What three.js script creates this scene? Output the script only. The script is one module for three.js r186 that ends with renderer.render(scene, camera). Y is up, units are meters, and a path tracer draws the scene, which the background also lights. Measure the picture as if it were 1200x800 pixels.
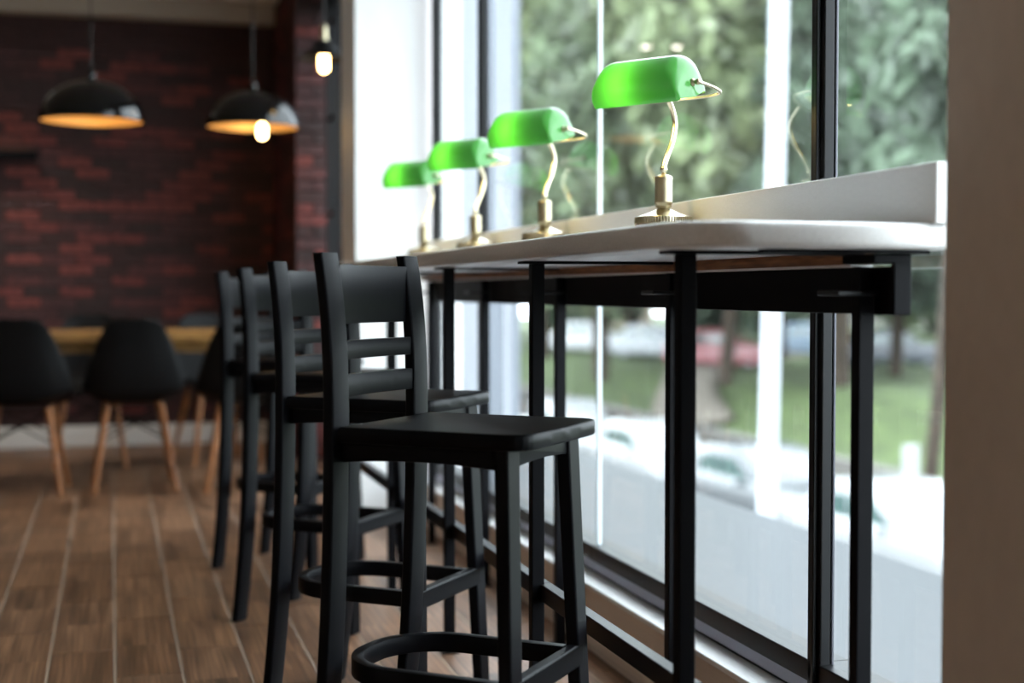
import * as THREE from 'three';
import { RoundedBoxGeometry } from 'three/addons/geometries/RoundedBoxGeometry.js';
import { mergeGeometries, mergeVertices, toCreasedNormals } from 'three/addons/utils/BufferGeometryUtils.js';
import { RectAreaLightUniformsLib } from 'three/addons/lights/RectAreaLightUniformsLib.js';

// ---------------------------------------------------------------- camera, sky, exposure
const scene = new THREE.Scene();
const camera = new THREE.PerspectiveCamera(2 * Math.atan(400 / 1667) * 180 / Math.PI, 1.5, 0.05, 400);
camera.position.set(0, 0.95, 0);
camera.rotation.order = 'YXZ';
camera.rotation.set(-Math.atan(58 / 1667), -Math.atan(469 / 1667), 0);
camera.focus = 2.72;
camera.userData.fStop = 1.8;
scene.background = new THREE.Color().setRGB(3.0, 3.2, 3.5);          // bright, even overcast sky
const renderer = new THREE.WebGLRenderer();
renderer.toneMapping = THREE.LinearToneMapping;
renderer.toneMappingExposure = 3.2;
renderer.shadowMap.enabled = true;
RectAreaLightUniformsLib.init();

// ---------------------------------------------------------------- helpers
function rng(seed) { let a = seed >>> 0; return () => { a = (a + 0x6D2B79F5) | 0; let t = Math.imul(a ^ (a >>> 15), 1 | a); t = (t + Math.imul(t ^ (t >>> 7), 61 | t)) ^ t; return ((t ^ (t >>> 14)) >>> 0) / 4294967296; }; }
const V = (x, y, z) => new THREE.Vector3(x, y, z);
const lin = (r, g, b) => new THREE.Color().setRGB(r, g, b);
// a pixel column and an optical depth give a place on the ground plan (x, z)
const FOC = 1667, TH = Math.atan(469 / 1667), CT = Math.cos(TH), ST = Math.sin(TH);
const plan = (u, d) => { const x = (u - 131) * d * CT / FOC; return [x, -(d - x * ST) / CT]; };
const high = (v, d) => 0.95 - (v - 342) * d / FOC;

const used = {};
const numbered = (n) => { const k = used[n] = (used[n] ?? -1) + 1; return k ? `${n}_${String(k).padStart(3, '0')}` : n; };
function thing(name, label, category, pos = [0, 0, 0], turn = 0, group) {
  const o = new THREE.Group(); o.name = numbered(name); o.position.set(...pos); o.rotation.y = turn;
  o.userData = { label, category }; if (group) o.userData.group = group; scene.add(o); return o;
}
function part(name, geo, mat, parent, label) {
  const m = new THREE.Mesh(geo, mat); m.name = name; if (label) m.userData.label = label; parent.add(m); return m;
}
function struct(name, label, category = 'room') {
  const o = new THREE.Group(); o.name = name; o.userData = { kind: 'structure', label, category }; scene.add(o); return o;
}
function copyOf(src, name, label, pos, turn, group) {
  const c = src.clone(); c.name = numbered(name); c.position.set(...pos); c.rotation.y = turn;
  c.userData = { ...src.userData, label }; if (group) c.userData.group = group; scene.add(c); return c;
}
const rb = (w, h, d, r = 0.004, s = 2) => new RoundedBoxGeometry(w, h, d, s, Math.min(r, w / 2.01, h / 2.01, d / 2.01));
const at = (g, x, y, z) => g.translate(x, y, z);
const box = (x0, x1, y0, y1, z0, z1) => new THREE.BoxGeometry(x1 - x0, y1 - y0, z1 - z0).translate((x0 + x1) / 2, (y0 + y1) / 2, (z0 + z1) / 2);
const rbox = (x0, x1, y0, y1, z0, z1, r = 0.004, s = 2) => rb(x1 - x0, y1 - y0, z1 - z0, r, s).translate((x0 + x1) / 2, (y0 + y1) / 2, (z0 + z1) / 2);
function merge(list) { return mergeGeometries(list.map((g) => { g = g.index ? g.toNonIndexed() : g; for (const k of Object.keys(g.attributes)) if (!['position', 'normal', 'uv'].includes(k)) g.deleteAttribute(k); return g; })); }
// a bar between two points with its own rectangular section (w across, h up), tapering
function bar(a, b, w0, h0, w1 = w0, h1 = h0, r = 0.004) {
  const len = a.distanceTo(b), g = rb(1, len, 1, r, 2), p = g.attributes.position;
  const g2 = new RoundedBoxGeometry(w0, len, h0, 2, r); const q = g2.attributes.position;
  for (let i = 0; i < q.count; i++) { const t = q.getY(i) / len + 0.5; q.setX(i, q.getX(i) * (1 + (w1 / w0 - 1) * t)); q.setZ(i, q.getZ(i) * (1 + (h1 / h0 - 1) * t)); }
  g2.computeVertexNormals();
  const dir = b.clone().sub(a).normalize(), m = new THREE.Matrix4().makeRotationFromQuaternion(new THREE.Quaternion().setFromUnitVectors(V(0, 1, 0), dir));
  g2.applyMatrix4(m); return g2.translate((a.x + b.x) / 2, (a.y + b.y) / 2, (a.z + b.z) / 2);
}
function rod(a, b, r0, r1 = r0, seg = 12) {
  const len = a.distanceTo(b), g = new THREE.CylinderGeometry(r1, r0, len, seg);
  g.applyQuaternion(new THREE.Quaternion().setFromUnitVectors(V(0, 1, 0), b.clone().sub(a).normalize()));
  return g.translate((a.x + b.x) / 2, (a.y + b.y) / 2, (a.z + b.z) / 2);
}
const tube = (pts, r, n = 40, seg = 10) => new THREE.TubeGeometry(new THREE.CatmullRomCurve3(pts), n, r, seg, false);
const lathe = (pts, seg = 40) => new THREE.LatheGeometry(pts.map(([r, y]) => new THREE.Vector2(r, y)), seg);
// slab with chamfered upper edges: 20 triangles, uv in metres
function slab(w, h, d, c) {
  const P = [], U = [], I = [], X = w / 2, Z = d / 2;
  const quad = (...q) => { const n = P.length / 3; for (const [x, y, z] of q) { P.push(x, y, z); U.push(x, z + y); } I.push(n, n + 1, n + 2, n, n + 2, n + 3); };
  const ring = (x, y, z) => [[-x, y, z], [x, y, z], [x, y, -z], [-x, y, -z]];
  const a = ring(X, -h, Z), b = ring(X, -c, Z), t = ring(X - c, 0, Z - c);
  for (let k = 0; k < 4; k++) { const n = (k + 1) % 4; quad(a[k], a[n], b[n], b[k]); quad(b[k], b[n], t[n], t[k]); }
  quad(t[0], t[1], t[2], t[3]); quad(a[3], a[2], a[1], a[0]);
  const g = new THREE.BufferGeometry(); g.setAttribute('position', new THREE.Float32BufferAttribute(P, 3)); g.setAttribute('uv', new THREE.Float32BufferAttribute(U, 2)); g.setIndex(I);
  const f = g.toNonIndexed(); f.computeVertexNormals(); return f;
}
// ---------------------------------------------------------------- textures
function noiseField(w, h, seed) { const r = rng(seed), a = new Float32Array(w * h); for (let i = 0; i < a.length; i++) a[i] = r(); return (x, y) => { const xi = Math.floor(x), yi = Math.floor(y), fx = x - xi, fy = y - yi, sx = fx * fx * (3 - 2 * fx), sy = fy * fy * (3 - 2 * fy); const g = (i, j) => a[((j % h) + h) % h * w + ((i % w) + w) % w]; return (g(xi, yi) * (1 - sx) + g(xi + 1, yi) * sx) * (1 - sy) + (g(xi, yi + 1) * (1 - sx) + g(xi + 1, yi + 1) * sx) * sy; }; }
function texture(w, h, fn, rx = 1, ry = 1) {
  const d = new Uint8Array(w * h * 4); for (let y = 0; y < h; y++) for (let x = 0; x < w; x++) { const c = fn(x / w, y / h); const i = (y * w + x) * 4; d[i] = Math.max(0, Math.min(255, c[0] * 255)); d[i + 1] = Math.max(0, Math.min(255, c[1] * 255)); d[i + 2] = Math.max(0, Math.min(255, c[2] * 255)); d[i + 3] = 255; }
  const t = new THREE.DataTexture(d, w, h); t.wrapS = t.wrapT = THREE.RepeatWrapping; t.magFilter = THREE.LinearFilter; t.minFilter = THREE.LinearMipmapLinearFilter; t.generateMipmaps = true; t.colorSpace = THREE.SRGBColorSpace; t.repeat.set(rx, ry); t.needsUpdate = true; return t;
}
// multiplies onto the material colour; grain runs along v
function grainTexture(seed, rx, ry, strength = 0.35) {
  const a = noiseField(64, 64, seed), b = noiseField(64, 64, seed + 7), c = noiseField(64, 64, seed + 13);
  return texture(256, 512, (x, y) => { const warp = b(x * 4, y * 6) * 0.25; const g = a((x + warp * 0.12) * 64, y * 4) * 0.55 + a(x * 32 + 9, y * 2) * 0.45; const bl = c(x * 4, y * 4); const v = 1 - strength * g - 0.22 * bl; return [v, v * (0.98 - 0.05 * g), v * (0.95 - 0.1 * g)]; }, rx, ry);
}
function mottle(seed, cells, amount, rep) { const a = noiseField(64, 64, seed), b = noiseField(128, 128, seed + 3); return texture(256, 256, (x, y) => { const v = 1 - amount * (0.6 * a(x * cells, y * cells) + 0.4 * b(x * 128, y * 128)); return [v, v, v]; }, rep, rep); }
function speckle(seed, dark, rep) { const r = rng(seed), b = noiseField(64, 64, seed + 3); return texture(256, 256, (x, y) => { const s = r(); const v = (s < 0.10 ? dark : s > 0.93 ? 1 : 0.95) - 0.04 * b(x * 64, y * 64); return [v, v, v]; }, rep, rep); }

const std = (color, roughness = 0.6, extra = {}) => new THREE.MeshStandardMaterial({ color, roughness, ...extra });
const phys = (color, roughness, extra = {}) => new THREE.MeshPhysicalMaterial({ color, roughness, ...extra });
const M = {
  paint: std(lin(0.56, 0.46, 0.385), 0.85, { map: mottle(11, 8, 0.08, 1) }),
  lowWall: std(lin(0.74, 0.64, 0.56), 0.85, { map: mottle(11, 8, 0.08, 1) }),
  trackGrey: std(lin(0.42, 0.42, 0.50), 0.5, { metalness: 0.3 }),
  white: std(lin(0.80, 0.80, 0.80), 0.6, { map: mottle(12, 8, 0.04, 1) }),
  skirting: std(lin(0.82, 0.82, 0.81), 0.5),
  beam: std(lin(0.40, 0.35, 0.29), 0.8),
  ceiling: std(lin(0.80, 0.78, 0.74), 0.9),
  grout: std(lin(0.36, 0.275, 0.205), 0.9),
  mortar: std(lin(0.020, 0.010, 0.010), 0.95),
  blackMetal: phys(lin(0.004, 0.004, 0.005), 0.45, { specularIntensity: 0.12 }),
  frameMetal: phys(lin(0.005, 0.0052, 0.006), 0.36, { specularIntensity: 0.4 }),
  frameGrey: std(lin(0.07, 0.07, 0.085), 0.4, { metalness: 0.4 }),
  stone: phys(lin(0.86, 0.857, 0.855), 0.35, { map: speckle(21, 0.82, 6) }),
  ply: std(lin(0.55, 0.24, 0.09), 0.6, { map: grainTexture(31, 2, 1) }),
  stool: phys(lin(0.0042, 0.0043, 0.0056), 0.44, { specularIntensity: 0.13 }),
  brass: std(lin(0.62, 0.55, 0.40), 0.26, { metalness: 1 }),
  brassDark: std(lin(0.38, 0.33, 0.22), 0.34, { metalness: 1 }),
  shade: phys(lin(0.026, 0.215, 0.024), 0.95, { transmission: 0.38, clearcoat: 1, clearcoatRoughness: 0.03, side: THREE.DoubleSide }),
  glass: phys(lin(0.80, 0.86, 0.84), 0.0, { transmission: 0.962, thickness: 0, ior: 1.5, side: THREE.DoubleSide }),
  silicone: phys(lin(0.75, 0.80, 0.82), 0.5, { transmission: 0.4 }),
  domeBlack: phys(lin(0.003, 0.003, 0.0035), 0.08, { specularIntensity: 0.7 }),
  gold: std(lin(0.58, 0.40, 0.19), 0.5, { metalness: 0.5 }),
  bulb: std(lin(0.9, 0.8, 0.6), 0.4, { emissive: lin(1.0, 0.62, 0.22), emissiveIntensity: 9 }),
  lampBulb: std(lin(0.9, 0.85, 0.7), 0.4, { emissive: lin(1.0, 0.85, 0.5), emissiveIntensity: 3 }),
  cord: std(lin(0.02, 0.02, 0.02), 0.6),
  shell: phys(lin(0.003, 0.003, 0.0034), 0.5, { specularIntensity: 0.3 }),
  chairWood: std(lin(0.56, 0.22, 0.06), 0.5, { map: grainTexture(41, 6, 2, 0.3) }),
  tableWood: std(lin(0.52, 0.28, 0.075), 0.45, { map: grainTexture(43, 1.5, 0.8, 0.35) }),
};

// ---------------------------------------------------------------- room shell (window side +x, brick end -z)
const XW = 1.22, XL = -4.0, ZB = -9.14, ZN = 3.2, HC = 2.75;
{ // floor of wood-look planks
  const floor = struct('floor', 'brown wood-look plank floor with pale joints', 'floor');
  part('subfloor', box(XL - 0.2, XW + 0.2, -0.16, -0.0013, ZB - 0.2, ZN + 0.2), M.grout, floor);
  const r = rng(5), PW = 0.163, PL = 0.64, g = slab(PW - 0.005, 0.02, PL - 0.005, 0.0012), all = [];
  const tints = [[0.390, 0.212, 0.122], [0.430, 0.238, 0.140], [0.350, 0.188, 0.108], [0.450, 0.258, 0.158], [0.400, 0.226, 0.138]];
  const mats = tints.map((c, k) => std(lin(...c), 0.42, { map: grainTexture(50 + k * 3, 5.5, 1.2, 0.5) }));
  for (let i = Math.floor(XL / PW); i < XW / PW; i++) {
    const off = r() * PL; let z = ZB - off;
    for (; z < ZN; z += PL) {
      const x0 = Math.max(i * PW, XL), x1 = Math.min((i + 1) * PW, XW), z0 = Math.max(z, ZB), z1 = Math.min(z + PL, ZN);
      if (x1 - x0 < 0.02 || z1 - z0 < 0.02) continue;
      all.push({ x0, x1, z0, z1, k: Math.floor(r() * mats.length), full: x1 - x0 > PW - 1e-6 && z1 - z0 > PL - 1e-6, flip: r() < 0.5 });
    }
  }
  const inView = (p) => { const X = (p.x0 + p.x1) / 2, Z = -(p.z0 + p.z1) / 2, d = X * ST + Z * CT; if (d < 1) return 0; const u = 131 + X * FOC / (d * CT), v = 342 + 0.95 * FOC / d; return u > -60 && u < 1100 && v < 860 ? 1 / d : 0; };
  all.sort((a, b) => inView(b) - inView(a));
  const rest = [];
  all.forEach((p, n) => {
    const w = p.x1 - p.x0 - 0.005, d = p.z1 - p.z0 - 0.005, geo = p.full ? g : slab(w, 0.02, d, 0.0012);
    if (n < 290 && inView(p)) { const m = part(numbered('plank'), geo, mats[p.k], floor); m.position.set((p.x0 + p.x1) / 2, 0, (p.z0 + p.z1) / 2); if (p.flip) m.rotation.y = Math.PI; }
    else rest.push(geo.clone().translate((p.x0 + p.x1) / 2, 0, (p.z0 + p.z1) / 2));
  });
  part('distant_planks', merge(rest), mats[0], floor).userData.kind = 'stuff';
}
const brickTints = [[0.130, 0.031, 0.031], [0.058, 0.017, 0.017], [0.190, 0.036, 0.032], [0.085, 0.024, 0.025], [0.240, 0.048, 0.040], [0.042, 0.015, 0.015]];
const brickMats = brickTints.map((c, k) => std(lin(...c), 0.7, { map: mottle(70 + k, 10, 0.45, 4), bumpMap: mottle(90 + k, 24, 0.8, 5), bumpScale: 0.002 }));
// bricks laid in the local xy plane with their faces towards local +z
function brickwork(parent, W, H, y0, wanted, seed) {
  const r = rng(seed), BW = 0.205, BH = 0.066, j = 0.009, geos = {}, rest = [];
  const brick = (w) => geos[w.toFixed(3)] ??= slab(w, 0.03, BH - j, 0.003).rotateX(Math.PI / 2);
  const list = [];
  for (let row = 0; row * BH + y0 + BH * 0.6 < H; row++) for (let x = -(row % 2) * BW / 2; x < W; x += BW) {
    const x0 = Math.max(0, x), x1 = Math.min(W, x + BW); if (x1 - x0 < 0.04) continue;
    list.push({ x: (x0 + x1) / 2, y: y0 + (row + 0.5) * BH, w: x1 - x0 - j, k: r() < 0.62 ? [1, 3, 5][Math.floor(r() * 3)] : [0, 2, 4][Math.floor(r() * 3)], z: (r() - 0.5) * 0.006 });
  }
  let n = 0;
  for (const b of list) {
    if (wanted(b) && n < 298) { const m = part(numbered('brick'), brick(b.w), brickMats[b.k], parent); m.position.set(b.x, b.y, b.z); n++; }
    else rest.push(brick(b.w).clone().translate(b.x, b.y, b.z));
  }
  if (rest.length) { const s = part('remaining_bricks', merge(rest), brickMats[1], parent); s.userData.kind = 'stuff'; }
}
{ // brick end wall
  const wall = struct('wall_back', 'dark red brick wall behind the dining table', 'wall');
  const W = 1.0 - XL;
  part('mortar_bed', box(-0.2, W + 0.45, -0.1, HC + 0.1, -0.25, -0.012), M.mortar, wall);
  wall.position.set(XL, 0, ZB);
  brickwork(wall, W, 2.66, 0.125, (b) => b.x > W - 1.70, 301);
  const base = struct('baseboard_back', 'white painted skirting board below the brick wall', 'baseboard');
  part('board', rbox(XL, 1.0, 0, 0.105, ZB + 0.004, ZB + 0.024, 0.003), M.skirting, base); part('cap', rbox(XL, 1.0, 0.105, 0.127, ZB + 0.003, ZB + 0.017, 0.005), M.skirting, base);
  const beam = struct('trim_1', 'beige ceiling beam running above the brick wall', 'beam');
  part('beam', rbox(XL, 1.0, 2.625, HC, ZB + 0.003, ZB + 0.12, 0.004), M.beam, beam);
}
{ // brick pier next to the glazing
  const pier = struct('wall_pier', 'dark red brick pier beside the window', 'wall');
  part('mortar_bed', box(0.012, 0.40, 0, HC + 0.1, -1.10, -0.012), M.mortar, pier);
  pier.position.set(1.0, 0, -8.05);
  const face = new THREE.Group(); brickwork(face, 0.40, 2.74, 0, () => true, 302);
  for (const m of [...face.children]) pier.add(m);
  const side = new THREE.Group(); brickwork(side, 1.08, 2.74, 0, () => true, 303);
  for (const m of [...side.children]) { m.rotation.y = -Math.PI / 2; m.position.set(m.position.z * -1 + 0.0, m.position.y, -1.085 + m.position.x); if (m.name === 'remaining_bricks') m.position.set(0, 0, -1.085); pier.add(m); }
}
part('ceiling_slab', box(XL - 0.2, 1.45, HC, HC + 0.2, ZB - 0.3, ZN + 0.2), M.ceiling, struct('ceiling', 'plain grey-beige ceiling', 'ceiling'));
part('plaster', box(XL - 0.2, XL, -0.1, HC, ZB - 0.2, ZN + 0.2), M.paint, struct('wall_left', 'plain beige wall on the side away from the windows', 'wall'));
part('plaster', box(XL - 0.2, 1.45, -0.1, HC, ZN, ZN + 0.2), M.paint, struct('wall_near', 'plain beige wall behind the viewer', 'wall'));
{ // low wall and lintel of the window side
  const w = struct('wall_right', 'low beige wall under the windows with a white sill', 'wall');
  part('low_wall', box(XW, 1.45, -0.1, 0.164, ZB, ZN), M.lowWall, w);
  part('plinth', rbox(XW - 0.008, XW + 0.002, 0, 0.045, -8.0, ZN, 0.002), M.lowWall, w);
  part('sill', rbox(XW - 0.012, 1.45, 0.164, 0.178, -8.0, ZN, 0.003), M.white, w);
  part('lintel', box(XW, 1.45, 2.58, HC, ZB, ZN), M.paint, w);
  const end = struct('wall_column', 'white square column at the end of the counter', 'column');
  part('column_shaft', rbox(0.954, 1.40, 0, HC, -6.09, -5.745, 0.006), M.white, end);
  const near = struct('wall_pillar', 'brown-grey painted pillar edge beside the counter end', 'pillar');
  part('pillar_shaft', rbox(1.118, 1.205, 0, HC, -1.75, 0.30, 0.006), M.paint, near);
}
// ---------------------------------------------------------------- glazing
{
  const wins = [ // from, to (distance along the wall), posts stand at both ends
    [-3.0, -1.5], [-1.5, -0.2], [-0.2, 1.1], [1.1, 2.40], [2.40, 3.69, 'joint'], [3.69, 4.92, 'open'], [4.92, 5.70], [6.12, 7.2], [7.2, 8.04]];
  const XG = 1.287;
  wins.forEach(([a, b, mode], i) => {
    const w = struct(`window_${i + 1}`, ['tall black-framed window pane along the street side'][0], 'window');
    part('bottom_rail', rbox(1.264, 1.34, 0.212, 0.254, -b, -a, 0.003), M.frameMetal, w);
    part('bottom_track', rbox(1.270, 1.34, 0.184, 0.212, -b, -a, 0.002), M.trackGrey, w);
    part('bottom_gasket', box(1.274, 1.34, 0.178, 0.184, -b, -a), M.frameMetal, w);
    part('top_rail', rbox(1.264, 1.34, 2.53, 2.58, -b, -a, 0.003), M.frameMetal, w);
    const pane = new THREE.PlaneGeometry(b - a - 0.004, 2.29); pane.rotateY(-Math.PI / 2);
    part('pane', pane.translate(XG, 1.392, -(a + b) / 2), M.glass, w);
    if (mode === 'joint') part('glass_joint', box(XG - 0.006, XG + 0.006, 0.25, 2.53, -b - 0.006, -b + 0.006), M.silicone, w);
    const mull = (z) => { // black post, slim inner cover and a grey outer cap
      part('mullion', rbox(1.264, 1.285, 0.2, 2.56, -z - 0.026, -z + 0.026, 0.003), M.frameMetal, w);
      part('mullion_cover', rbox(1.256, 1.264, 0.2, 2.56, -z + 0.002, -z + 0.012, 0.002), M.frameMetal, w);
      part('mullion_cap', rbox(1.289, 1.294, 0.2, 2.56, -z - 0.024, -z + 0.024, 0.002), M.frameGrey, w);
    };
    if (mode !== 'open') mull(a + (i === 0 || i === 7 ? 0.03 : 0));
    if (i === 3 || i === 6 || i === 8) { if (i !== 3) mull(b - 0.03); }
  });
}
// ---------------------------------------------------------------- counter
const CT0 = 1.014, CTOP = 1.054;
{
  const top = thing('bar_counter', 'long white speckled stone counter on black steel posts along the windows', 'counter');
  const x0 = 0.785, x1 = 1.215, za = 1.89, zb = 5.42, R = 0.11, bv = 0.010, s = new THREE.Shape();
  s.moveTo(x1, za + bv); s.lineTo(x0 + R, za + bv); s.absarc(x0 + R, za + R, R - bv, -Math.PI / 2, Math.PI, true); s.lineTo(x0 + bv, zb - R); s.absarc(x0 + R, zb - R, R - bv, Math.PI, Math.PI / 2, true); s.lineTo(x1, zb - bv); s.lineTo(x1, za + bv);
  const g = new THREE.ExtrudeGeometry(s, { depth: CTOP - CT0 - 2 * bv, bevelEnabled: true, bevelThickness: bv, bevelSize: bv, bevelSegments: 4, curveSegments: 16 });
  g.rotateX(-Math.PI / 2); g.translate(0, CT0 + bv, 0);   // shape y becomes -z
  part('stone_slab', toCreasedNormals(g, 0.7), M.stone, top);
  part('upstand', rbox(1.186, 1.215, CTOP - 0.002, 1.145, -zb, -za + 0.012, 0.003), M.stone, top);
  const fr = top;
  const zs = [2.036, 2.832, 3.632, 4.43, 5.228], q = 0.027;
  part('ledger', box(1.147, 1.186, 0.994, CT0 - 0.0005, -5.38, -2.06), M.ply, fr, 'brown plywood strip under the stone');
  part('ledger_edge', box(1.146, 1.1855, 0.990, 0.994, -5.38, -2.06), M.white, fr, 'thin pale strip below the plywood');
  part('apron', rbox(1.172, 1.186, 0.914, 0.990, -5.38, -1.96, 0.002), M.blackMetal, fr);
  part('apron_end', rbox(1.160, 1.190, 0.914, CT0 - 0.018, -1.96, -1.95, 0.002), M.blackMetal, fr);
  part('end_rail', rbox(1.125, 1.190, CT0 - 0.020, CT0 - 0.006, -2.05, -1.95, 0.002), M.blackMetal, fr);
  for (const z of zs) {
    part('front_post', rbox(0.85 - q / 2, 0.85 + q / 2, 0.004, CT0 - 0.006, -z - q / 2, -z + q / 2, 0.002), M.blackMetal, fr);
    part('back_post', rbox(1.155 - q / 2, 1.155 + q / 2, 0.004, 0.99, -z - q / 2, -z + q / 2, 0.002), M.blackMetal, fr);
    part('top_plate', rbox(0.815, 1.146, CT0 - 0.006, CT0 - 0.0005, -z - 0.022, -z + 0.022, 0.001), M.blackMetal, fr);
    part('bracket', rbox(1.10, 1.172, 0.944, 0.952, -z - 0.05, -z + 0.02, 0.002), M.frameMetal, fr);
    for (const x of [0.85, 1.155]) part('foot_plate', rbox(x - 0.022, x + 0.022, 0, 0.004, -z - 0.022, -z + 0.022, 0.001), M.blackMetal, fr);
  }
  part('end_plate', rbox(0.93, 1.20, CT0 - 0.006, CT0 - 0.0005, -1.95, -1.915, 0.001), M.blackMetal, fr);
  for (let i = 0; i + 1 < zs.length; i++) part('foot_rail', rbox(0.8565, 0.882, 0.305, 0.341, -zs[i + 1], -zs[i], 0.002), M.frameMetal, fr);
}
// ---------------------------------------------------------------- bar stools
function makeStool(label, pos, turn) {
  const t = thing('bar_stool', label, 'bar stool', pos, turn, 'black bar stools along the counter'), m = M.stool;
  // back post: a curved board seen from the side, x forwards
  const line = [[-0.235, 0, 0.019], [-0.220, 0.12, 0.020], [-0.203, 0.30, 0.021], [-0.193, 0.50, 0.021], [-0.189, 0.68, 0.021], [-0.189, 0.80, 0.021], [-0.196, 0.92, 0.020], [-0.209, 1.018, 0.019]];
  const s = new THREE.Shape(), cx = new THREE.CatmullRomCurve3(line.map(([x, y]) => V(x, y, 0))), cw = new THREE.CatmullRomCurve3(line.map(([, y, w]) => V(w, y, 0)));
  const L = [], Rr = []; for (let i = 0; i <= 24; i++) { const p = cx.getPoint(i / 24), w = cw.getPoint(i / 24).x / 2 - 0.004; L.push([p.x - w, p.y + (i === 0 ? 0.004 : i === 24 ? -0.004 : 0)]); Rr.push([p.x + w, p.y + (i === 0 ? 0.004 : i === 24 ? -0.004 : 0)]); }
  s.moveTo(...L[0]); for (const p of L.slice(1)) s.lineTo(...p); for (const p of Rr.reverse()) s.lineTo(...p); s.closePath();
  const post = toCreasedNormals(new THREE.ExtrudeGeometry(s, { depth: 0.048, bevelEnabled: true, bevelThickness: 0.004, bevelSize: 0.004, bevelSegments: 3 }).translate(0, 0, -0.024), 0.6);
  for (const z of [-0.147, 0.147]) part('back_post', post.clone().translate(0, 0, z), m, t);
  // curved back boards: arc bulging backwards between the posts
  const board = (y0, y1, xm, th, bulge) => {
    const sh = new THREE.Shape(), n = 16, W = 0.120; const f = (z) => xm - bulge * (1 - (z / W) ** 2);
    for (let i = 0; i <= n; i++) { const z = -W + 2 * W * i / n; i ? sh.lineTo(f(z), z) : sh.moveTo(f(z), z); }
    for (let i = n; i >= 0; i--) { const z = -W + 2 * W * i / n; sh.lineTo(f(z) + th, z); }
    sh.closePath();
    const g = new THREE.ExtrudeGeometry(sh, { depth: y1 - y0 - 0.004, bevelEnabled: true, bevelThickness: 0.002, bevelSize: 0.002, bevelSegments: 2 });
    g.rotateX(Math.PI / 2); g.translate(0, y1 - 0.002, 0); return toCreasedNormals(g, 0.6);
  };
  part('crest_rail', board(0.894, 0.998, -0.209, 0.011, 0.012), m, t);
  part('back_slat', board(0.832, 0.865, -0.198, 0.011, 0.010), m, t);
  part('back_slat', board(0.767, 0.806, -0.195, 0.011, 0.010), m, t);
  // seat
  { const sh = new THREE.Shape(), r = 0.032, b = 0.006, xa = -0.172 + b, xb = 0.176 - b, w0 = 0.168 - b, w1 = 0.172 - b;
    sh.moveTo(xa, -w0); sh.lineTo(xb - r, -w1); sh.quadraticCurveTo(xb, -w1, xb + 0.002, -w1 + r); sh.quadraticCurveTo(xb + 0.007, 0, xb + 0.002, w1 - r); sh.quadraticCurveTo(xb, w1, xb - r, w1); sh.lineTo(xa, w0); sh.closePath();
    const g = new THREE.ExtrudeGeometry(sh, { depth: 0.028 - 2 * b, bevelEnabled: true, bevelThickness: b, bevelSize: b, bevelSegments: 4, curveSegments: 10 });
    g.rotateX(Math.PI / 2); g.translate(0, 0.72 - b, 0); part('seat', toCreasedNormals(g, 0.6), m, t); }
  // aprons with a shallow arch
  const apron = (len, h, arch) => { const a = new THREE.Shape(); a.moveTo(-len / 2, 0); a.lineTo(len / 2, 0); a.lineTo(len / 2, -h); a.quadraticCurveTo(0, -h + 2 * arch, -len / 2, -h); a.closePath(); return toCreasedNormals(new THREE.ExtrudeGeometry(a, { depth: 0.014, bevelEnabled: true, bevelThickness: 0.002, bevelSize: 0.002, bevelSegments: 2, curveSegments: 12 }).translate(0, 0, -0.007), 0.6); };
  for (const z of [-0.142, 0.142]) part('apron', apron(0.29, 0.033, 0.007).translate(-0.028, 0.692, z), m, t);
  part('apron', apron(0.27, 0.033, 0.007).rotateY(Math.PI / 2).translate(0.128, 0.692, 0), m, t);
  part('apron', apron(0.28, 0.033, 0.007).rotateY(Math.PI / 2).translate(-0.178, 0.692, 0), m, t);
  for (const z of [-1, 1]) part('front_leg', bar(V(0.152, 0, z * 0.160), V(0.128, 0.692, z * 0.132), 0.024, 0.044, 0.026, 0.050, 0.004), m, t);
  // bent hoop stretcher with rounded back, and a flat foot rest across the front
  { const hoop = new THREE.Shape(), th = 0.017, xf = 0.120, zz = 0.146, xr = -0.215, rr = 0.13;
    const outline = (o) => { const p = []; p.push([xf, -zz - o]); for (let i = 0; i <= 12; i++) { const a = -Math.PI / 2 - i / 12 * Math.PI / 2; p.push([xr + rr + (rr + o) * Math.cos(a), -(zz - rr) + (rr + o) * Math.sin(a)]); } for (let i = 0; i <= 12; i++) { const a = Math.PI - i / 12 * Math.PI / 2; p.push([xr + rr + (rr + o) * Math.cos(a), (zz - rr) + (rr + o) * Math.sin(a)]); } p.push([xf, zz + o]); return p; };
    const a = outline(0), b = outline(-th).reverse(); hoop.moveTo(...a[0]); for (const p of [...a.slice(1), ...b]) hoop.lineTo(...p); hoop.closePath();
    const g = new THREE.ExtrudeGeometry(hoop, { depth: 0.030, bevelEnabled: true, bevelThickness: 0.002, bevelSize: 0.002, bevelSegments: 2 }); g.rotateX(Math.PI / 2); g.translate(0, 0.303, 0);
    part('hoop_stretcher', toCreasedNormals(g, 0.6), m, t);
    part('foot_rest', rb(0.024, 0.042, 0.30, 0.006, 3).translate(0.143, 0.29, 0), m, t); }
  return t;
}
const stoolLabels = ['black wooden bar stool with empty seat, first in the row beside the counter end', 'black wooden bar stool standing second along the counter from the rounded counter end', 'black wooden bar stool standing third along the counter from the rounded counter end', 'black wooden bar stool at the dining table end of the row'];
const stoolAt = [[0.610, 2.43, -40], [0.610, 3.177, -39.5], [0.622, 4.119, -39.5], [0.618, 4.938, -39]];
stoolAt.forEach(([x, z, a], i) => makeStool(stoolLabels[i], [x, 0, -z], a * Math.PI / 180));

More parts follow.
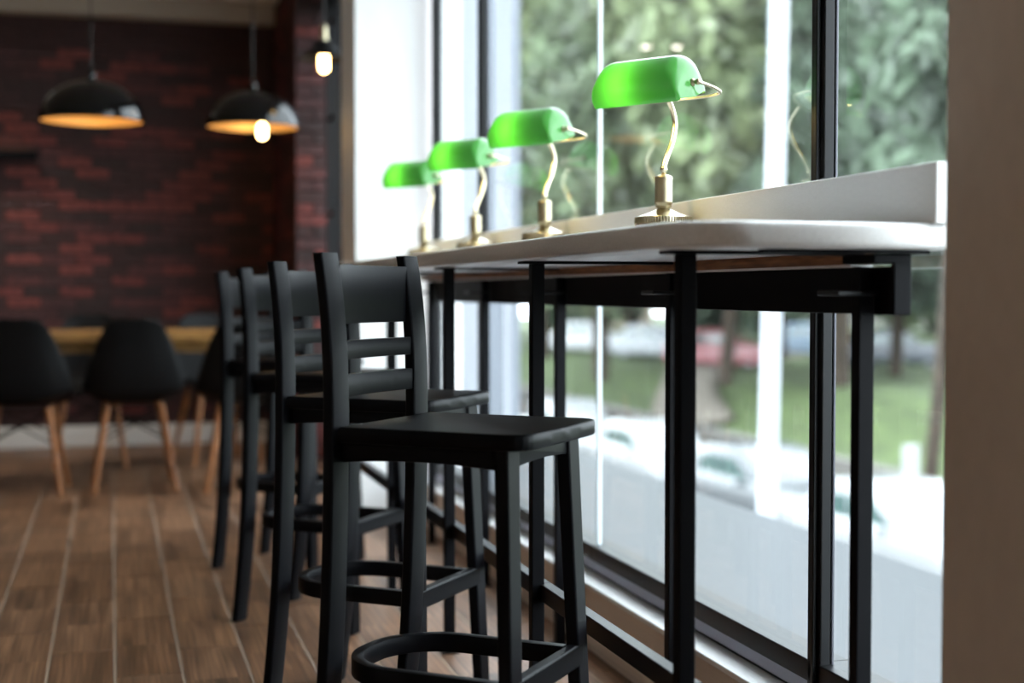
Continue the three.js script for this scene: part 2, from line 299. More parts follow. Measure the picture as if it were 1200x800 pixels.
// ---------------------------------------------------------------- banker's lamps
function shadeGeometry() {
  const a = 0.106, R = 0.060, zc = 0.060, yc = 0.316, t0 = -0.72, t1 = 3.35, n = 44, P = [], U = [], I = [];
  const mid = [(Math.cos(t0) + Math.cos(t1)) / 2 * R, (Math.sin(t0) + Math.sin(t1)) / 2 * R];
  const stations = []; // [x factor, fillet angle or cap fraction]
  const rows = []; for (let i = 10; i >= 0; i--) rows.push(['cap', -1, i / 10]); for (let i = 8; i >= 0; i--) rows.push(['fil', -1, i / 8]); for (let i = 1; i < 12; i++) rows.push(['mid', 0, i / 12]); for (let i = 0; i <= 8; i++) rows.push(['fil', 1, i / 8]); for (let i = 0; i <= 10; i++) rows.push(['cap', 1, i / 10]);
  for (const [kind, sgn, f] of rows) for (let j = 0; j <= n; j++) {
    const th = t0 + (t1 - t0) * j / n, k = Math.min(1, Math.max(0, (Math.sin(th) + 0.45) / 1.1)), rf = 0.008 + 0.026 * k * k * (3 - 2 * k), al = f * Math.PI / 2; let x, r = R;
    if (kind === 'mid') x = -(a - rf) + 2 * (a - rf) * f; else if (kind === 'fil') { x = sgn * (a - rf + rf * Math.sin(al)); r = R - rf * (1 - Math.cos(al)); } else { x = sgn * (a + 0.004 * f); r = R - rf; }
    let z = Math.cos(th) * r, y = Math.sin(th) * r;
    if (kind === 'cap') { z += (mid[0] - z) * f; y += (mid[1] - y) * f; }
    P.push(x, yc + y, zc + z); U.push(x, th * R);
  }
  for (let i = 0; i + 1 < rows.length; i++) for (let j = 0; j < n; j++) { const q = i * (n + 1) + j; I.push(q, q + 1, q + n + 1, q + 1, q + n + 2, q + n + 1); }
  let g = new THREE.BufferGeometry(); g.setAttribute('position', new THREE.Float32BufferAttribute(P, 3)); g.setAttribute('uv', new THREE.Float32BufferAttribute(U, 2)); g.setIndex(I); g.computeVertexNormals(); return g;
}
function makeLamp(label, pos, turn) {
  const t = thing('desk_lamp', label, 'lamp', pos, turn, 'green banker lamps on the counter');
  part('base', lathe([[0, 0], [0.064, 0], [0.066, 0.004], [0.066, 0.016], [0.062, 0.030], [0.0590, 0.040], [0.0590, 0.052], [0.0575, 0.0535], [0.050, 0.056], [0.036, 0.060], [0.022, 0.066], [0.013, 0.0705], [0, 0.0705]], 56), M.brass, t);
  const ribs = []; for (let k = 0; k < 64; k++) { const a = k / 64 * Math.PI * 2; ribs.push(rod(V(Math.cos(a) * 0.0600, 0.040, Math.sin(a) * 0.0600), V(Math.cos(a) * 0.0590, 0.0525, Math.sin(a) * 0.0590), 0.0016, 0.0014, 5)); }
  part('ribbed_rim', merge(ribs), M.brassDark, t);
  part('neck', lathe([[0, 0.058], [0.0095, 0.058], [0.0105, 0.062], [0.0095, 0.068], [0.0120, 0.071], [0.015, 0.0735], [0, 0.0735]], 28), M.brassDark, t);
  part('column', lathe([[0, 0.0735], [0.0165, 0.0735], [0.0175, 0.076], [0.0165, 0.0785], [0.0188, 0.081], [0.0188, 0.086], [0.0182, 0.088], [0.0182, 0.130], [0.0188, 0.132], [0.0188, 0.1365], [0.0165, 0.139], [0.010, 0.1415], [0, 0.1415]], 36), M.brassDark, t);
  part('collar', lathe([[0, 0.1415], [0.0055, 0.1415], [0.0050, 0.147], [0.0075, 0.150], [0.0078, 0.155], [0.005, 0.160], [0, 0.160]], 24), M.brass, t);
  part('stem', tube([V(0, 0.158, 0), V(0, 0.180, -0.012), V(0, 0.215, -0.033), V(0, 0.252, -0.043), V(0, 0.280, -0.033), V(0, 0.298, -0.020)], 0.0056, 48, 12), M.brass, t);
  const yoke = part('yoke', tube([V(-0.114, 0.318, 0.060), V(-0.121, 0.317, 0.045), V(-0.130, 0.309, 0.005), V(-0.129, 0.304, -0.012), V(-0.113, 0.301, -0.019), V(0, 0.299, -0.020), V(0.113, 0.301, -0.019), V(0.129, 0.304, -0.012), V(0.130, 0.309, 0.005), V(0.121, 0.317, 0.045), V(0.114, 0.318, 0.060)], 0.0034, 90, 8), M.brass, t);
  for (const s of [-1, 1]) part('pivot_knob', lathe([[0, -0.004], [0.0080, -0.004], [0.0080, 0.0], [0.0045, 0.002], [0.0045, 0.006], [0.0062, 0.008], [0.0062, 0.013], [0.003, 0.016], [0, 0.016]], 20).rotateZ(-s * Math.PI / 2).translate(s * 0.110, 0.318, 0.060), M.brassDark, yoke);
  part('shade', shadeGeometry(), M.shade, t, 'glossy green glass shade');
  part('socket', rod(V(-0.102, 0.320, 0.084), V(-0.070, 0.320, 0.084), 0.013, 0.013, 18), M.brassDark, t);
  const b = part('bulb', new THREE.CapsuleGeometry(0.012, 0.035, 6, 14).rotateZ(Math.PI / 2).translate(-0.042, 0.320, 0.084), M.lampBulb, t);
  const l = new THREE.PointLight(lin(1.0, 0.66, 0.25), 0.052); l.position.set(-0.040, 0.320, 0.084); l.castShadow = true; t.add(l);
  return t;
}
const lampLabels = ['green banker lamp with brass stem beside the rounded counter end', 'second green banker lamp along the counter from its rounded end', 'third green banker lamp along the counter from its rounded end', 'green banker lamp standing in front of the white column'];
[[777, 2.94], [638, 0], [557, 0], [497, 0]].forEach(([u], i) => { const X = 1.118, d = X * FOC / ((u - 131) * CT), z = (d - X * ST) / CT; makeLamp(lampLabels[i], [X, CTOP, -z], -54.9 * Math.PI / 180); });

// ---------------------------------------------------------------- pendant lamps
function domePendant(label, u, v, d, dia) {
  const [x, z] = plan(u, d), y = high(v, d), R = dia / 2, H = R * 0.80, t = thing('dome_pendant_lamp', label, 'pendant lamp', [x, y, z], 0, 'black dome pendants over the dining table');
  const prof = (o) => { const p = []; for (let i = 0; i <= 24; i++) { const a = i / 24 * Math.PI / 2; p.push([(R - o) * Math.cos(a) + (i === 24 ? 0 : 0), (H - o) * Math.sin(a)]); } return p; };
  const sh = part('shade', lathe(prof(0), 64), M.domeBlack, t, 'glossy black dome'); M.domeBlack.side = THREE.DoubleSide; M.gold.side = THREE.DoubleSide;
  part('lining', lathe(prof(0.006), 64), M.gold, t, 'gold inner lining');
  part('rim', new THREE.TorusGeometry(R - 0.003, 0.004, 8, 64).rotateX(Math.PI / 2), M.domeBlack, t);
  part('cap', lathe([[0, H + 0.045], [0.012, H + 0.045], [0.016, H + 0.03], [0.022, H - 0.004], [0, H - 0.004]], 20), M.domeBlack, t);
  part('cord', rod(V(0, H + 0.04, 0), V(0, HC - y - 0.03, 0), 0.0028, 0.0028, 8), M.cord, t);
  part('ceiling_rose', lathe([[0, HC - y], [0.05, HC - y], [0.05, HC - y - 0.02], [0.01, HC - y - 0.03], [0, HC - y - 0.03]], 24), M.cord, t);
  return { t, x, y, z, H };
}
function bulbIn(t, x, y, z, r, len, glow, power) {
  const b = part('bulb', new THREE.CapsuleGeometry(r, len, 8, 18).translate(x, y, z), glow, t, 'glowing warm bulb');
  const l = new THREE.PointLight(lin(1.0, 0.60, 0.25), power); l.position.set(x, y, z); l.castShadow = true; t.add(l);
}
{
  const a = domePendant('glossy black dome pendant with gold lining, its bulb hidden inside', 110, 143, 6.5, 0.464);
  part('socket', rod(V(0, 0.135, 0), V(0, a.H - 0.006, 0), 0.018, 0.018, 16), M.brassDark, a.t); bulbIn(a.t, 0, 0.105, 0, 0.024, 0.03, M.bulb, 0.035);
  const b = domePendant('glossy black dome pendant with gold lining and a bare bulb below its rim', 298, 150, 7.2, 0.462);
  part('socket', rod(V(0.035, 0.03, 0.02), V(0.0, b.H - 0.01, 0.0), 0.016, 0.016, 16), M.brassDark, b.t); bulbIn(b.t, 0.042, -0.022, 0.03, 0.024, 0.034, M.bulb, 0.035);
  const [x, z] = plan(381, 6.95), y = high(66, 6.95), t = thing('cone_pendant_lamp', 'small black shallow cone pendant with a tube bulb before the brick pier', 'pendant lamp', [x, y, z]);
  part('shade', lathe([[0.118, -0.022], [0.119, -0.016], [0.100, -0.003], [0.070, 0.022], [0.042, 0.055], [0.026, 0.068], [0, 0.068], [0, 0.064], [0.024, 0.064], [0.040, 0.050], [0.068, 0.017], [0.098, -0.008], [0.118, -0.022]], 48), M.shell, t);
  part('socket', lathe([[0, 0.055], [0.018, 0.055], [0.020, 0.075], [0.016, 0.10], [0.016, 0.13], [0.006, 0.15], [0, 0.15]], 20), M.brassDark, t);
  part('cord', rod(V(0, 0.14, 0), V(0, HC - y, 0), 0.004, 0.004, 8), M.cord, t);
  bulbIn(t, 0, -0.034, 0, 0.024, 0.058, M.bulb, 0.02);
}
// ---------------------------------------------------------------- dining set
const TZ0 = 7.22, TZ1 = 8.0;
{
  const t = thing('dining_table', 'long wooden dining table in front of the brick wall', 'table', [-0.35, 0, -(TZ0 + TZ1) / 2]);
  const n = 6, D = (TZ1 - TZ0) / n;
  for (let k = 0; k < n; k++) part('table_plank', rb(2.6, 0.045, D - 0.002, 0.003, 2).translate(0, 0.7275, -(TZ1 - TZ0) / 2 + (k + 0.5) * D), M.tableWood, t);
  for (const s of [-1, 1]) part('rail', rb(2.4, 0.055, 0.025, 0.003, 2).translate(0, 0.677, s * 0.30), M.tableWood, t);
  for (const sx of [-1, 1]) for (const sz of [-1, 1]) part('leg', rb(0.05, 0.70, 0.05, 0.004, 2).translate(sx * 1.20, 0.352, sz * 0.32), M.blackMetal, t);
}
function makeChair(label, pos, turn) {
  const t = thing('shell_chair', label, 'chair', pos, turn, 'black shell chairs around the dining table');
  // moulded shell: profile from front lip of the seat (local +z) up the back (local -z)
  const prof = [[0.235, 0.405, 0.19], [0.215, 0.428, 0.205], [0.14, 0.432, 0.222], [0.04, 0.424, 0.232], [-0.06, 0.418, 0.235], [-0.125, 0.428, 0.236], [-0.165, 0.462, 0.236], [-0.185, 0.52, 0.228], [-0.200, 0.60, 0.205], [-0.216, 0.70, 0.170], [-0.232, 0.78, 0.135], [-0.240, 0.812, 0.105], [-0.243, 0.824, 0.060]];
  const curve = new THREE.CatmullRomCurve3(prof.map(([z, y]) => V(0, y, z))), wide = new THREE.CatmullRomCurve3(prof.map(([, , w], i) => V(w, i, 0)));
  const n = 40, m = 20, P = [], U = [], I = [];
  for (let i = 0; i <= n; i++) { const c = curve.getPoint(i / n), w = wide.getPoint(i / n).x, tt = i / n, tan = curve.getTangent(i / n); const lift = (0.055 * Math.sin(Math.PI * Math.min(1, tt * 1.15)) + 0.01); const nx = V(0, -tan.z, tan.y); // normal towards the sitter
    for (let j = 0; j <= m; j++) { const s = j / m * 2 - 1, e = Math.abs(s) ** 3 * lift; const up = V(0, 1, 0).multiplyScalar(tt < 0.5 ? e : e * 0.3).add(V(0, 0, tt < 0.4 ? 0 : e * 0.9)); P.push(s * w, c.y + up.y, c.z + up.z); U.push(s, tt); } }
  for (let i = 0; i < n; i++) for (let j = 0; j < m; j++) { const q = i * (m + 1) + j; I.push(q, q + 1, q + m + 1, q + 1, q + m + 2, q + m + 1); }
  let g = new THREE.BufferGeometry(); g.setAttribute('position', new THREE.Float32BufferAttribute(P, 3)); g.setAttribute('uv', new THREE.Float32BufferAttribute(U, 2)); g.setIndex(I); g.computeVertexNormals();
  // thickness: second skin offset along the normals, edges closed
  const pos2 = [], nrm = g.attributes.normal, N0 = P.length / 3; for (let i = 0; i < N0; i++) pos2.push(P[3 * i] - nrm.getX(i) * 0.006, P[3 * i + 1] - nrm.getY(i) * 0.006, P[3 * i + 2] - nrm.getZ(i) * 0.006);
  const I2 = [...I]; for (let k = 0; k < I.length; k += 3) I2.push(I[k] + N0, I[k + 2] + N0, I[k + 1] + N0);
  const edge = []; for (let j = 0; j < m; j++) edge.push([j, j + 1], [n * (m + 1) + j + 1, n * (m + 1) + j]); for (let i = 0; i < n; i++) edge.push([(i + 1) * (m + 1), i * (m + 1)], [i * (m + 1) + m, (i + 1) * (m + 1) + m]);
  for (const [a, b] of edge) I2.push(a, a + N0, b, b, a + N0, b + N0);
  const h = new THREE.BufferGeometry(); h.setAttribute('position', new THREE.Float32BufferAttribute([...P, ...pos2], 3)); h.setAttribute('uv', new THREE.Float32BufferAttribute([...U, ...U], 2)); h.setIndex(I2); h.computeVertexNormals();
  M.shell.side = THREE.DoubleSide;
  part('shell', h, M.shell, t, 'black moulded plastic shell');
  for (const sx of [-1, 1]) for (const sz of [-1, 1]) part('leg', rod(V(sx * 0.19, 0, sz > 0 ? 0.20 : -0.215), V(sx * 0.125, 0.405, sz > 0 ? 0.12 : -0.10), 0.011, 0.017, 14), M.chairWood, t, 'tapered wooden leg');
  const w = (a, b) => part('wire_brace', rod(a, b, 0.004, 0.004, 6), M.blackMetal, t);
  for (const sz of [0.125, -0.11]) { w(V(-0.13, 0.385, sz), V(0.155, 0.24, sz * 1.35)); w(V(0.13, 0.385, sz), V(-0.155, 0.24, sz * 1.35)); w(V(-0.13, 0.392, sz), V(0.13, 0.392, sz)); }
  for (const sx of [-1, 1]) { w(V(sx * 0.13, 0.385, -0.11), V(sx * 0.155, 0.24, 0.165)); w(V(sx * 0.13, 0.385, 0.12), V(sx * 0.155, 0.24, -0.15)); w(V(sx * 0.13, 0.392, -0.11), V(sx * 0.13, 0.392, 0.12)); }
  return t;
}
{
  const near = Math.PI;  // faces the table, back to the viewer
  const zr = (d, X) => (d - X * ST) / CT;
  const c2 = 0.098;
  makeChair('black shell chair on wooden legs drawn up between two other chairs', [c2, 0, -(zr(6.71, c2) + 0.215)], near + 0.02);
  makeChair('black shell chair on wooden legs nearest the black wall light', [-0.41, 0, -(zr(6.52, -0.41) + 0.215)], near - 0.05);
  makeChair('black shell chair on wooden legs half hidden behind the bar stools', [0.63, 0, -(6.78 + 0.215)], near - 0.1);
  makeChair('black shell chair across the table with a light sheen on its seat', [0.56, 0, -8.12], 0.25);
  makeChair('black shell chair across the table, hidden behind the middle chair', [-0.12, 0, -8.16], 0);
}
{ // dark wall shelf with a warm light above it
  const [x, z] = plan(8, 8.45), y = high(186, 8.45), t = thing('wall_sconce', 'black bar-shaped wall light glowing amber onto the bricks above', 'wall lamp', [x - 0.1, y, ZB + 0.075]);
  part('housing', rb(0.56, 0.055, 0.12, 0.006, 2).translate(0, 0.027, 0), M.blackMetal, t);
  part('bracket', rb(0.08, 0.10, 0.02, 0.003, 2).translate(0, 0.02, -0.066), M.blackMetal, t);
  part('light_strip', rb(0.46, 0.004, 0.02, 0.001, 1).translate(0, 0.0555, -0.035), std(lin(0.9, 0.6, 0.3), 0.5, { emissive: lin(1, 0.5, 0.15), emissiveIntensity: 0.6 }), t);
  const l = new THREE.RectAreaLight(lin(1, 0.5, 0.16), 0.6, 0.46, 0.02); l.position.set(0, 0.060, -0.035); l.rotation.x = Math.PI / 2; t.add(l);
}
{ // steel rack before the brick pier
  const t = thing('steel_rack', 'slim black steel ladder rack standing against the brick pier', 'rack', [1.165, 0, -7.72]);
  for (const [x, z] of [[0, 0.13], [0, -0.13]]) part('upright', rb(0.035, 2.70, 0.035, 0.003, 2).translate(x, 1.35, z), M.frameMetal, t);
  for (const y of [0.3, 0.85, 1.38, 1.90, 2.42]) part('rung', rod(V(0, y, -0.13), V(0, y + 0.0, 0.13), 0.013, 0.013, 10), M.frameMetal, t);
}
{ // recessed ceiling spots
  const g = [[-0.70, -8.50], [-0.89, -8.45]];
  g.forEach(([x, z], i) => {
    const t = thing('ceiling_spot', ['black tube spotlight on the ceiling above the wall light', 'black tube spotlight on the ceiling farther from the brick pier'][i], 'ceiling light', [x, HC, z], 0, 'black ceiling tube spotlights');
    part('housing', lathe([[0, 0], [0.055, 0], [0.055, -0.25], [0.034, -0.252], [0.034, -0.24], [0, -0.24]], 32), M.blackMetal, t);
    part('light_disc', new THREE.CylinderGeometry(0.032, 0.032, 0.008, 32).translate(0, -0.247, 0), std(lin(0.9, 0.9, 0.9), 0.4, { emissive: lin(1, 0.92, 0.8), emissiveIntensity: 12 }), t);
    const l = new THREE.SpotLight(lin(1, 0.9, 0.75), 1.0, 0, 0.9, 0.6); l.position.set(0, -0.256, 0); l.target.position.set(0, -2, 0); l.castShadow = true; t.add(l); t.add(l.target);
  });
}
// ---------------------------------------------------------------- outdoors
const GY = -3.45;
{
  const ledge = struct('trim_2', 'grey granite ledge outside the window', 'ledge');
  const granite = phys(lin(0.050, 0.055, 0.064), 0.36, { specularIntensity: 0.3, map: speckle(25, 0.72, 5) });
  part('ledge_slab', rbox(1.372, 2.34, 0.02, 0.12, -8.6, 3.3, 0.01), granite, ledge);
  part('ledge_face', box(1.40, 2.30, GY, 0.02, -8.6, 3.3), std(lin(0.5, 0.5, 0.5), 0.8), ledge);
  const wing = struct('wall_wing', 'pale outer wall projecting past the window', 'wall');
  part('wing_wall', box(1.38, 2.40, GY, 5.5, -8.9, -8.35), std(lin(0.235, 0.255, 0.295), 0.7, { map: mottle(15, 6, 0.06, 1) }), wing);
  const upper = struct('wall_upper', 'outer wall of the building above the windows', 'wall');
  part('upper_wall', box(1.25, 1.45, HC, 5.5, -8.4, 3.4), std(lin(0.6, 0.6, 0.62), 0.8), upper);
  const ground = struct('floor_street', 'pale concrete street below the window', 'street');
  part('road', box(2.3, 18.2, GY - 0.2, GY, -140, 30), std(lin(0.060, 0.052, 0.043), 0.85, { map: mottle(17, 12, 0.2, 0.2) }), ground);
  part('kerb', rbox(17.9, 18.15, GY, GY + 0.15, -140, 30, 0.03), std(lin(0.14, 0.13, 0.12), 0.85), ground);
  // grass bank and park behind it
  const park = struct('floor_park', 'green grass bank and park ground across the street', 'park');
  const g = new THREE.PlaneGeometry(1, 1, 40, 60), p = g.attributes.position, r = noiseField(64, 64, 8);
  for (let i = 0; i < p.count; i++) { const a = p.getX(i) + 0.5, b = p.getY(i) + 0.5, x = 18.1 + a ** 2 * 110, z = 25 - b * 190; const e = Math.min(1, Math.max(0, (x - 18.1) / 4.2)), s = e * e * (3 - 2 * e); p.setXYZ(i, x, GY + 0.06 + s * 1.25 + (r(x * 0.35, z * 0.35 + 40) - 0.5) * 0.35 * s + Math.max(0, x - 40) * 0.012, z); }
  g.computeVertexNormals();
  part('grass', g, std(lin(0.088, 0.128, 0.036), 0.9, { map: mottle(19, 20, 0.5, 14), side: THREE.DoubleSide }), park);
  const path = tube([V(18.0, GY + 0.12, -42), V(19.6, GY + 0.75, -47), V(21.6, GY + 1.35, -51), V(24.5, GY + 1.45, -56), V(29, GY + 1.5, -60), V(36, GY + 1.5, -66)], 1.2, 60, 10); path.scale(1, 1, 1);
  { const q = path.attributes.position; for (let i = 0; i < q.count; i++) { const c = V(q.getX(i), q.getY(i), q.getZ(i)); const e = Math.min(1, Math.max(0, (c.x - 18.1) / 4.2)), s = e * e * (3 - 2 * e), gy = GY + 0.06 + s * 1.25; q.setY(i, gy + (q.getY(i) > gy ? 0.16 : -0.3)); } path.computeVertexNormals(); }
  part('path', path, std(lin(0.150, 0.128, 0.104), 0.9), park, 'pale footpath climbing the grass');
}
// white street pole
{ const d = 11.4, [x, z] = plan(893.5, d), t = thing('street_pole', 'tall white street pole standing outside the window', 'pole', [x, GY, z]);
  const lean = V(0.17, 9.2, 0.02);
  part('pole', rod(V(0, 0.1, 0), lean, 0.080, 0.068, 28), std(lin(0.40, 0.42, 0.46), 0.45), t); part('base_plate', rod(V(0, 0, 0), V(0, 0.12, 0), 0.2, 0.18, 24), std(lin(0.7, 0.72, 0.75), 0.5), t);
}
function makeCar(label, x, z, turn, color, gy, group) {
  const t = thing('parked_car', label, 'car', [x, gy, z], turn, group), paint = phys(lin(...color), 0.3, { clearcoat: 0.4, clearcoatRoughness: 0.05 });
  const ext = (pts, w, b) => { const s = new THREE.Shape(); pts.forEach(([a, c], i) => i ? s.lineTo(a, c) : s.moveTo(a, c)); s.closePath(); return toCreasedNormals(new THREE.ExtrudeGeometry(s, { depth: w - 2 * b, bevelEnabled: true, bevelThickness: b, bevelSize: b, bevelSegments: 3 }).translate(0, 0, -w / 2 + b), 0.7); };
  part('body', ext([[-2.05, 0.30], [-2.12, 0.55], [-2.05, 0.88], [-1.5, 0.94], [0.95, 0.94], [1.55, 0.88], [2.0, 0.74], [2.12, 0.52], [2.06, 0.28]], 1.70, 0.09), paint, t);
  part('roof', ext([[-1.72, 0.92], [-1.18, 1.40], [-0.55, 1.46], [0.15, 1.45], [0.98, 0.94]], 1.44, 0.12), paint, t);
  const gl = phys(lin(0.03, 0.07, 0.065), 0.08, { clearcoat: 1 });
  const quad = (a, b, c, d2) => { const q = new THREE.BufferGeometry(); const n = b.clone().sub(a).cross(d2.clone().sub(a)).normalize().multiplyScalar(0.02); const v = [a, b, c, d2], w = v.map((k) => k.clone().sub(n)); const P = [...v, ...w].flatMap((k) => [k.x, k.y, k.z]); q.setAttribute('position', new THREE.Float32BufferAttribute(P, 3)); q.setIndex([0, 1, 2, 0, 2, 3, 4, 6, 5, 4, 7, 6, 0, 4, 5, 0, 5, 1, 1, 5, 6, 1, 6, 2, 2, 6, 7, 2, 7, 3, 3, 7, 4, 3, 4, 0]); const f = q.toNonIndexed(); f.computeVertexNormals(); return f; };
  part('windscreen', quad(V(1.04, 0.97, 0.66), V(1.04, 0.97, -0.66), V(0.33, 1.42, -0.54), V(0.33, 1.42, 0.54)), gl, t, 'dark green windscreen');
  part('rear_window', quad(V(-1.72, 0.97, -0.62), V(-1.72, 0.97, 0.62), V(-1.31, 1.40, 0.52), V(-1.31, 1.40, -0.52)), gl, t);
  for (const s of [-1, 1]) {
    const f = (a, b, c, e) => s > 0 ? quad(a, b, c, e) : quad(b, a, e, c);
    part('side_window', f(V(-0.35, 0.98, s * 0.745), V(0.72, 0.98, s * 0.745), V(0.12, 1.36, s * 0.735), V(-0.35, 1.36, s * 0.735)), gl, t);
    part('side_window', f(V(-1.42, 0.98, s * 0.745), V(-0.43, 0.98, s * 0.745), V(-0.43, 1.36, s * 0.735), V(-1.08, 1.34, s * 0.735)), gl, t);
    part('headlight', rb(0.10, 0.12, 0.34, 0.04, 2).translate(2.08, 0.66, s * 0.58), phys(lin(0.8, 0.8, 0.8), 0.1, { clearcoat: 1 }), t);
    part('mirror', rb(0.10, 0.12, 0.18, 0.04, 2).translate(0.66, 0.99, s * 0.90), paint, t);
    for (const a of [-1.3, 1.3]) { const w = part('wheel', new THREE.TorusGeometry(0.25, 0.085, 10, 28).translate(a, 0.33, s * 0.76), std(lin(0.02, 0.02, 0.02), 0.8), t); part('hub', new THREE.CylinderGeometry(0.2, 0.2, 0.08, 20).rotateX(Math.PI / 2).translate(a, 0.33, s * 0.78), std(lin(0.4, 0.4, 0.42), 0.3, { metalness: 0.8 }), w); }
  }
  return t;
}
{
  const row = [[735, 31.0, 'white car parked at the kerb, seen past the stool seat'], [858, 26.0, 'white car parked behind the white street pole'], [1012, 21.0, 'white car parked close below the granite ledge'], [640, 37.0, 'white car parked farthest along the kerb row']];
  row.forEach(([u, d, label], i) => { const [x, z] = plan(u, d); makeCar(label, x + 0.7, z, -Math.PI / 2 + [0.02, 0.05, 0.1, 0][i], [[0.17, 0.175, 0.18], [0.045, 0.05, 0.056], [0.19, 0.195, 0.20], [0.17, 0.175, 0.18]][i], GY, 'cars parked along the street'); });
  const far = [[770, 66, [0.30, 0.31, 0.33], 'pale grey car parked across the park on the left of the pole'], [690, 72, [0.4, 0.4, 0.41], 'white car parked far across the park lawn'], [845, 58, [0.30, 0.10, 0.11], 'dull red car parked across the park beside the pole'], [952, 68, [0.20, 0.26, 0.34], 'grey-blue car parked across the park lawn'], [1045, 58, [0.03, 0.035, 0.05], 'dark car parked beyond the lawn near the leaning tree']];
  far.forEach(([u, d, c, label], i) => { const [x, z] = plan(u, d); makeCar(label, x, z, -1.0 + i * 0.2, c, GY + 1.32 + Math.max(0, x - 40) * 0.012, 'cars parked across the park'); });
}
// trees: trunk, limbs and a crown of leaf clusters
const leafGeo = (() => { const r = rng(77), q = []; for (let i = 0; i < 9; i++) { const s = new THREE.Shape(); s.moveTo(0, -0.5); s.quadraticCurveTo(0.34, -0.1, 0, 0.55); s.quadraticCurveTo(-0.34, -0.1, 0, -0.5); const g = new THREE.ShapeGeometry(s, 4).rotateX(r() * 6.28).rotateY(r() * 6.28).translate((r() - 0.5) * 1.1, (r() - 0.5) * 1.1, (r() - 0.5) * 1.1); q.push(g); } return merge(q); })();
const leafMat = phys(lin(1, 1, 1), 0.95, { transmission: 0.35, side: THREE.DoubleSide });
const barkMat = std(lin(0.10, 0.075, 0.055), 0.95, { map: grainTexture(61, 3, 3, 0.6) });
function makeTree(label, u, d, gy, crowns, seed, tint, trunkR = 0.22, leanX = 0, size = 0.55, count = 900) {
  const [x, z] = plan(u, d), t = thing('park_tree', label, 'tree', [x, gy, z], 0, 'park trees across the street'), r = rng(seed);
  const topY = Math.max(...crowns.map((c) => c[1])) - gy, pts = [V(0, 0, 0), V(leanX * 0.3, topY * 0.25, 0.05), V(leanX * 0.75, topY * 0.55, -0.1), V(leanX, topY * 0.9, 0)];
  part('trunk', tube(pts, trunkR, 24, 10), barkMat, t);
  for (const [cx, cy, cz, R] of crowns) part('limb', tube([V(leanX * 0.6, topY * 0.45, 0), V((cx + leanX) * 0.5, (topY * 0.5 + cy - gy) * 0.5, cz * 0.5), V(cx, cy - gy, cz)], trunkR * 0.4, 12, 7), barkMat, t);
  const total = crowns.length * count, im = new THREE.InstancedMesh(leafGeo, leafMat, total), m = new THREE.Matrix4(), q = new THREE.Quaternion(), e = new THREE.Euler(), c = new THREE.Color(); let k = 0;
  for (const [cx, cy, cz, R, sy = 0.85] of crowns) for (let i = 0; i < count; i++) {
    const a = r() * 6.283, b = Math.acos(2 * r() - 1), rr = R * (0.35 + 0.65 * Math.cbrt(r())) * (0.82 + 0.3 * Math.sin(a * 3 + seed) * Math.sin(b * 4));
    e.set(r() * 6.28, r() * 6.28, r() * 6.28); q.setFromEuler(e); const s = size * (0.6 + 0.9 * r());
    m.compose(V(cx + rr * Math.sin(b) * Math.cos(a), cy - gy + rr * Math.cos(b) * sy, cz + rr * Math.sin(b) * Math.sin(a)), q, V(s, s, s)); im.setMatrixAt(k, m);
    const v = 0.6 + 0.8 * r(); im.setColorAt(k++, c.setRGB(tint[0] * v, tint[1] * v, tint[2] * v));
  }
  im.name = 'foliage'; im.userData.kind = 'stuff'; t.add(im); return t;
}
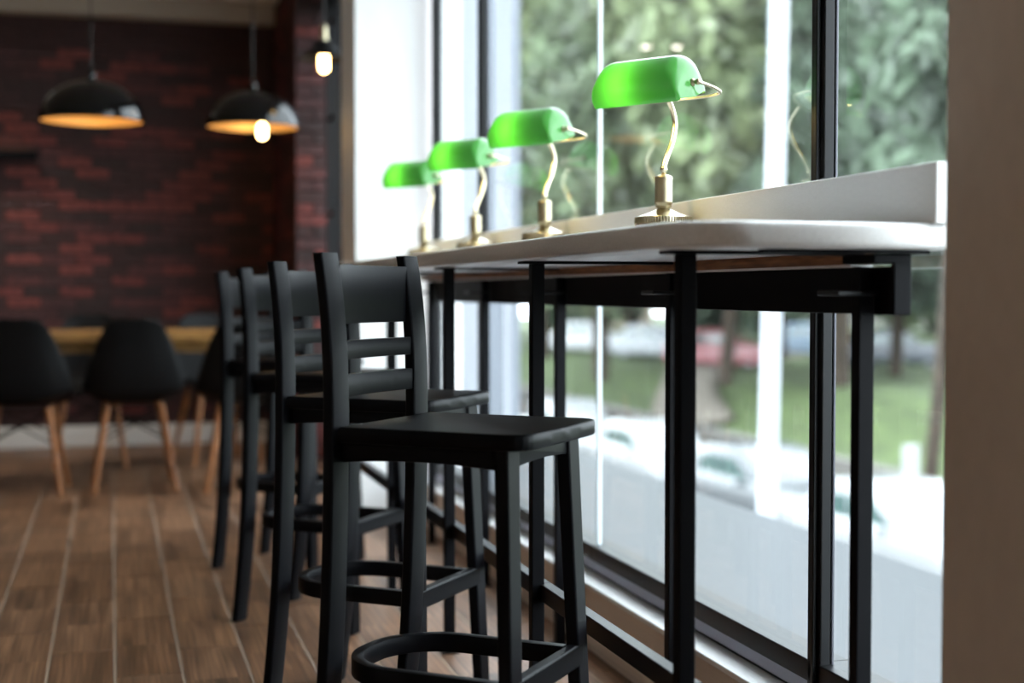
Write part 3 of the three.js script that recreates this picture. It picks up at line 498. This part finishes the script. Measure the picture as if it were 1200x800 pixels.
{
  const py = GY + 1.3, A = [0.105, 0.140, 0.075], B = [0.150, 0.185, 0.090], C = [0.062, 0.092, 0.060], D = [0.085, 0.122, 0.078];
  const T = [ // u, d, crowns as [dx, y, dz, r], tint
    [640, 62, [[0, 7, 0, 5.5], [2, 3.6, 1, 4], [-2, 11, 0, 4.6]], B, 'pale green tree beside the pale outer wall'],
    [705, 50, [[0, 6, 0, 4.2], [1.5, 9.5, 0, 4], [-1, 3.4, 1, 3]], A, 'mid green tree behind the glass joint'],
    [800, 60, [[0, 7.5, 0, 5], [-2, 4, 1, 3.8], [2, 11, 0, 4.6]], C, 'dark green tree behind the lamp by the rounded counter end'],
    [850, 48, [[0, 6.4, 0, 4.2], [1.6, 3.3, 0, 3], [-1, 9.5, 0, 3.6]], B, 'light green tree just left of the white pole'],
    [915, 60, [[0, 7, 0, 5], [2, 11, 0, 4.4], [-2, 4.2, 0, 3.8]], A, 'tall green tree behind the white pole'],
    [985, 46, [[0, 6, 0, 4], [1, 8.8, 0, 3.6], [-1, 3.2, 0, 2.8]], D, 'green tree behind the thick black window post'],
    [1050, 52, [[0, 5.4, 0, 4.2], [-2, 8.6, 0, 4], [1.6, 2.6, 0, 3]], B, 'bushy bright tree beside the brown-grey pillar'],
    [1125, 50, [[0, 6, 0, 4.4], [-1, 9.5, 0, 4], [-1, 3, 0, 3]], C, 'dark tree half hidden by the brown-grey pillar'],
    [600, 78, [[0, 8, 0, 6.5], [3, 13, 0, 5.5]], A, 'far tree rising behind the pale outer wall'],
    [740, 84, [[0, 6, 0, 6.5], [3, 13, 0, 6.5], [-3, 2.5, 0, 4]], D, 'far dense tree between two nearer trunks'],
    [840, 82, [[0, 8, 0, 6.5], [-3, 14, 0, 6], [1, 3, 0, 4.5]], C, 'far dark tree showing between lamp and pole'],
    [950, 80, [[0, 7, 0, 6.5], [2, 13.5, 0, 6], [-2, 3, 0, 4.5]], D, 'far dense tree behind the black window post'],
    [1060, 78, [[0, 8, 0, 6.5], [0, 14, 0, 6], [3, 3.4, 0, 4.5]], C, 'far dark tree above the upstand end'],
    [1160, 76, [[0, 8, 0, 6.5], [0, 14, 0, 6]], A, 'far tree behind the brown-grey pillar'],
    [690, 100, [[0, 4, 0, 7], [5, 9, 0, 8], [-5, 12, 0, 8]], C, 'farthest dark tree closing the view on the wall side'],
    [900, 104, [[0, 4, 0, 7], [6, 10, 0, 8], [-6, 12, 0, 8], [0, 17, 0, 7]], C, 'farthest dark tree closing the view behind the pole'],
    [1090, 100, [[0, 4, 0, 7], [5, 10, 0, 8], [-6, 12, 0, 8], [0, 17, 0, 7]], A, 'farthest green tree closing the view behind the pillar'],
  ];
  T.forEach(([u, d, cr, c, label], i) => makeTree(label, u, d, py + (d > 55 ? 0.2 : -0.05), cr, 400 + i, c, 0.24 + (i % 3) * 0.05, (i % 4 - 1.5) * 0.5, d > 70 ? 1.1 : 0.75, d > 70 ? 700 : 800));
  // slanting tree by the kerb
  makeTree('slender leaning tree trunk beside the white street sign', 1082, 23.5, GY, [[0.9, 4.2, 0, 1.6], [0.2, 5.2, 0.4, 1.4]], 466, D, 0.13, 0.75, 0.4, 260);
  const [sx, sz] = plan(1069, 22.5), s = thing('street_sign', 'white upright street sign next to the leaning tree', 'sign', [sx, GY, sz]);
  part('sign_post', rod(V(0, 0, 0), V(0, 1.2, 0), 0.03, 0.03, 10), std(lin(0.5, 0.5, 0.52), 0.4, { metalness: 0.5 }), s); part('sign_plate', rb(0.30, 0.72, 0.04, 0.06, 3).translate(0, 1.62, 0), std(lin(0.28, 0.28, 0.28), 0.5), s);
  // low houses far behind the park
  [[700, 120, [0.40, 0.33, 0.27], 6.5, 'cream low house far behind the park trees'], [850, 125, [0.38, 0.24, 0.23], 6.2, 'pinkish low house far behind the park trees'], [1015, 122, [0.34, 0.32, 0.30], 6.4, 'grey-beige low house far behind the park trees']].forEach(([u, d, c, hgt, label]) => {
    const [x, z] = plan(u, d), gy = GY + 1.3 + (x - 40) * 0.012, h = thing('far_house', label, 'house', [x, gy, z], -0.3);
    part('walls', box(-4.5, 4.5, 0, hgt, -3, 3), std(lin(...c), 0.85), h); part('roof', rb(9.4, 0.4, 6.4, 0.1, 1).translate(0, hgt + 0.2, 0), std(lin(0.35, 0.30, 0.28), 0.8), h);
    for (const y of [1.5, 4.4]) for (const wx of [-3, -1, 1, 3]) part('window', rb(1.2, 1.4, 0.12, 0.02, 1).translate(wx, y, 3.02), phys(lin(0.06, 0.08, 0.10), 0.15), h);
  });
}
scene.traverse((o) => { if (o.isMesh) { o.castShadow = true; o.receiveShadow = true; } });
renderer.render(scene, camera);
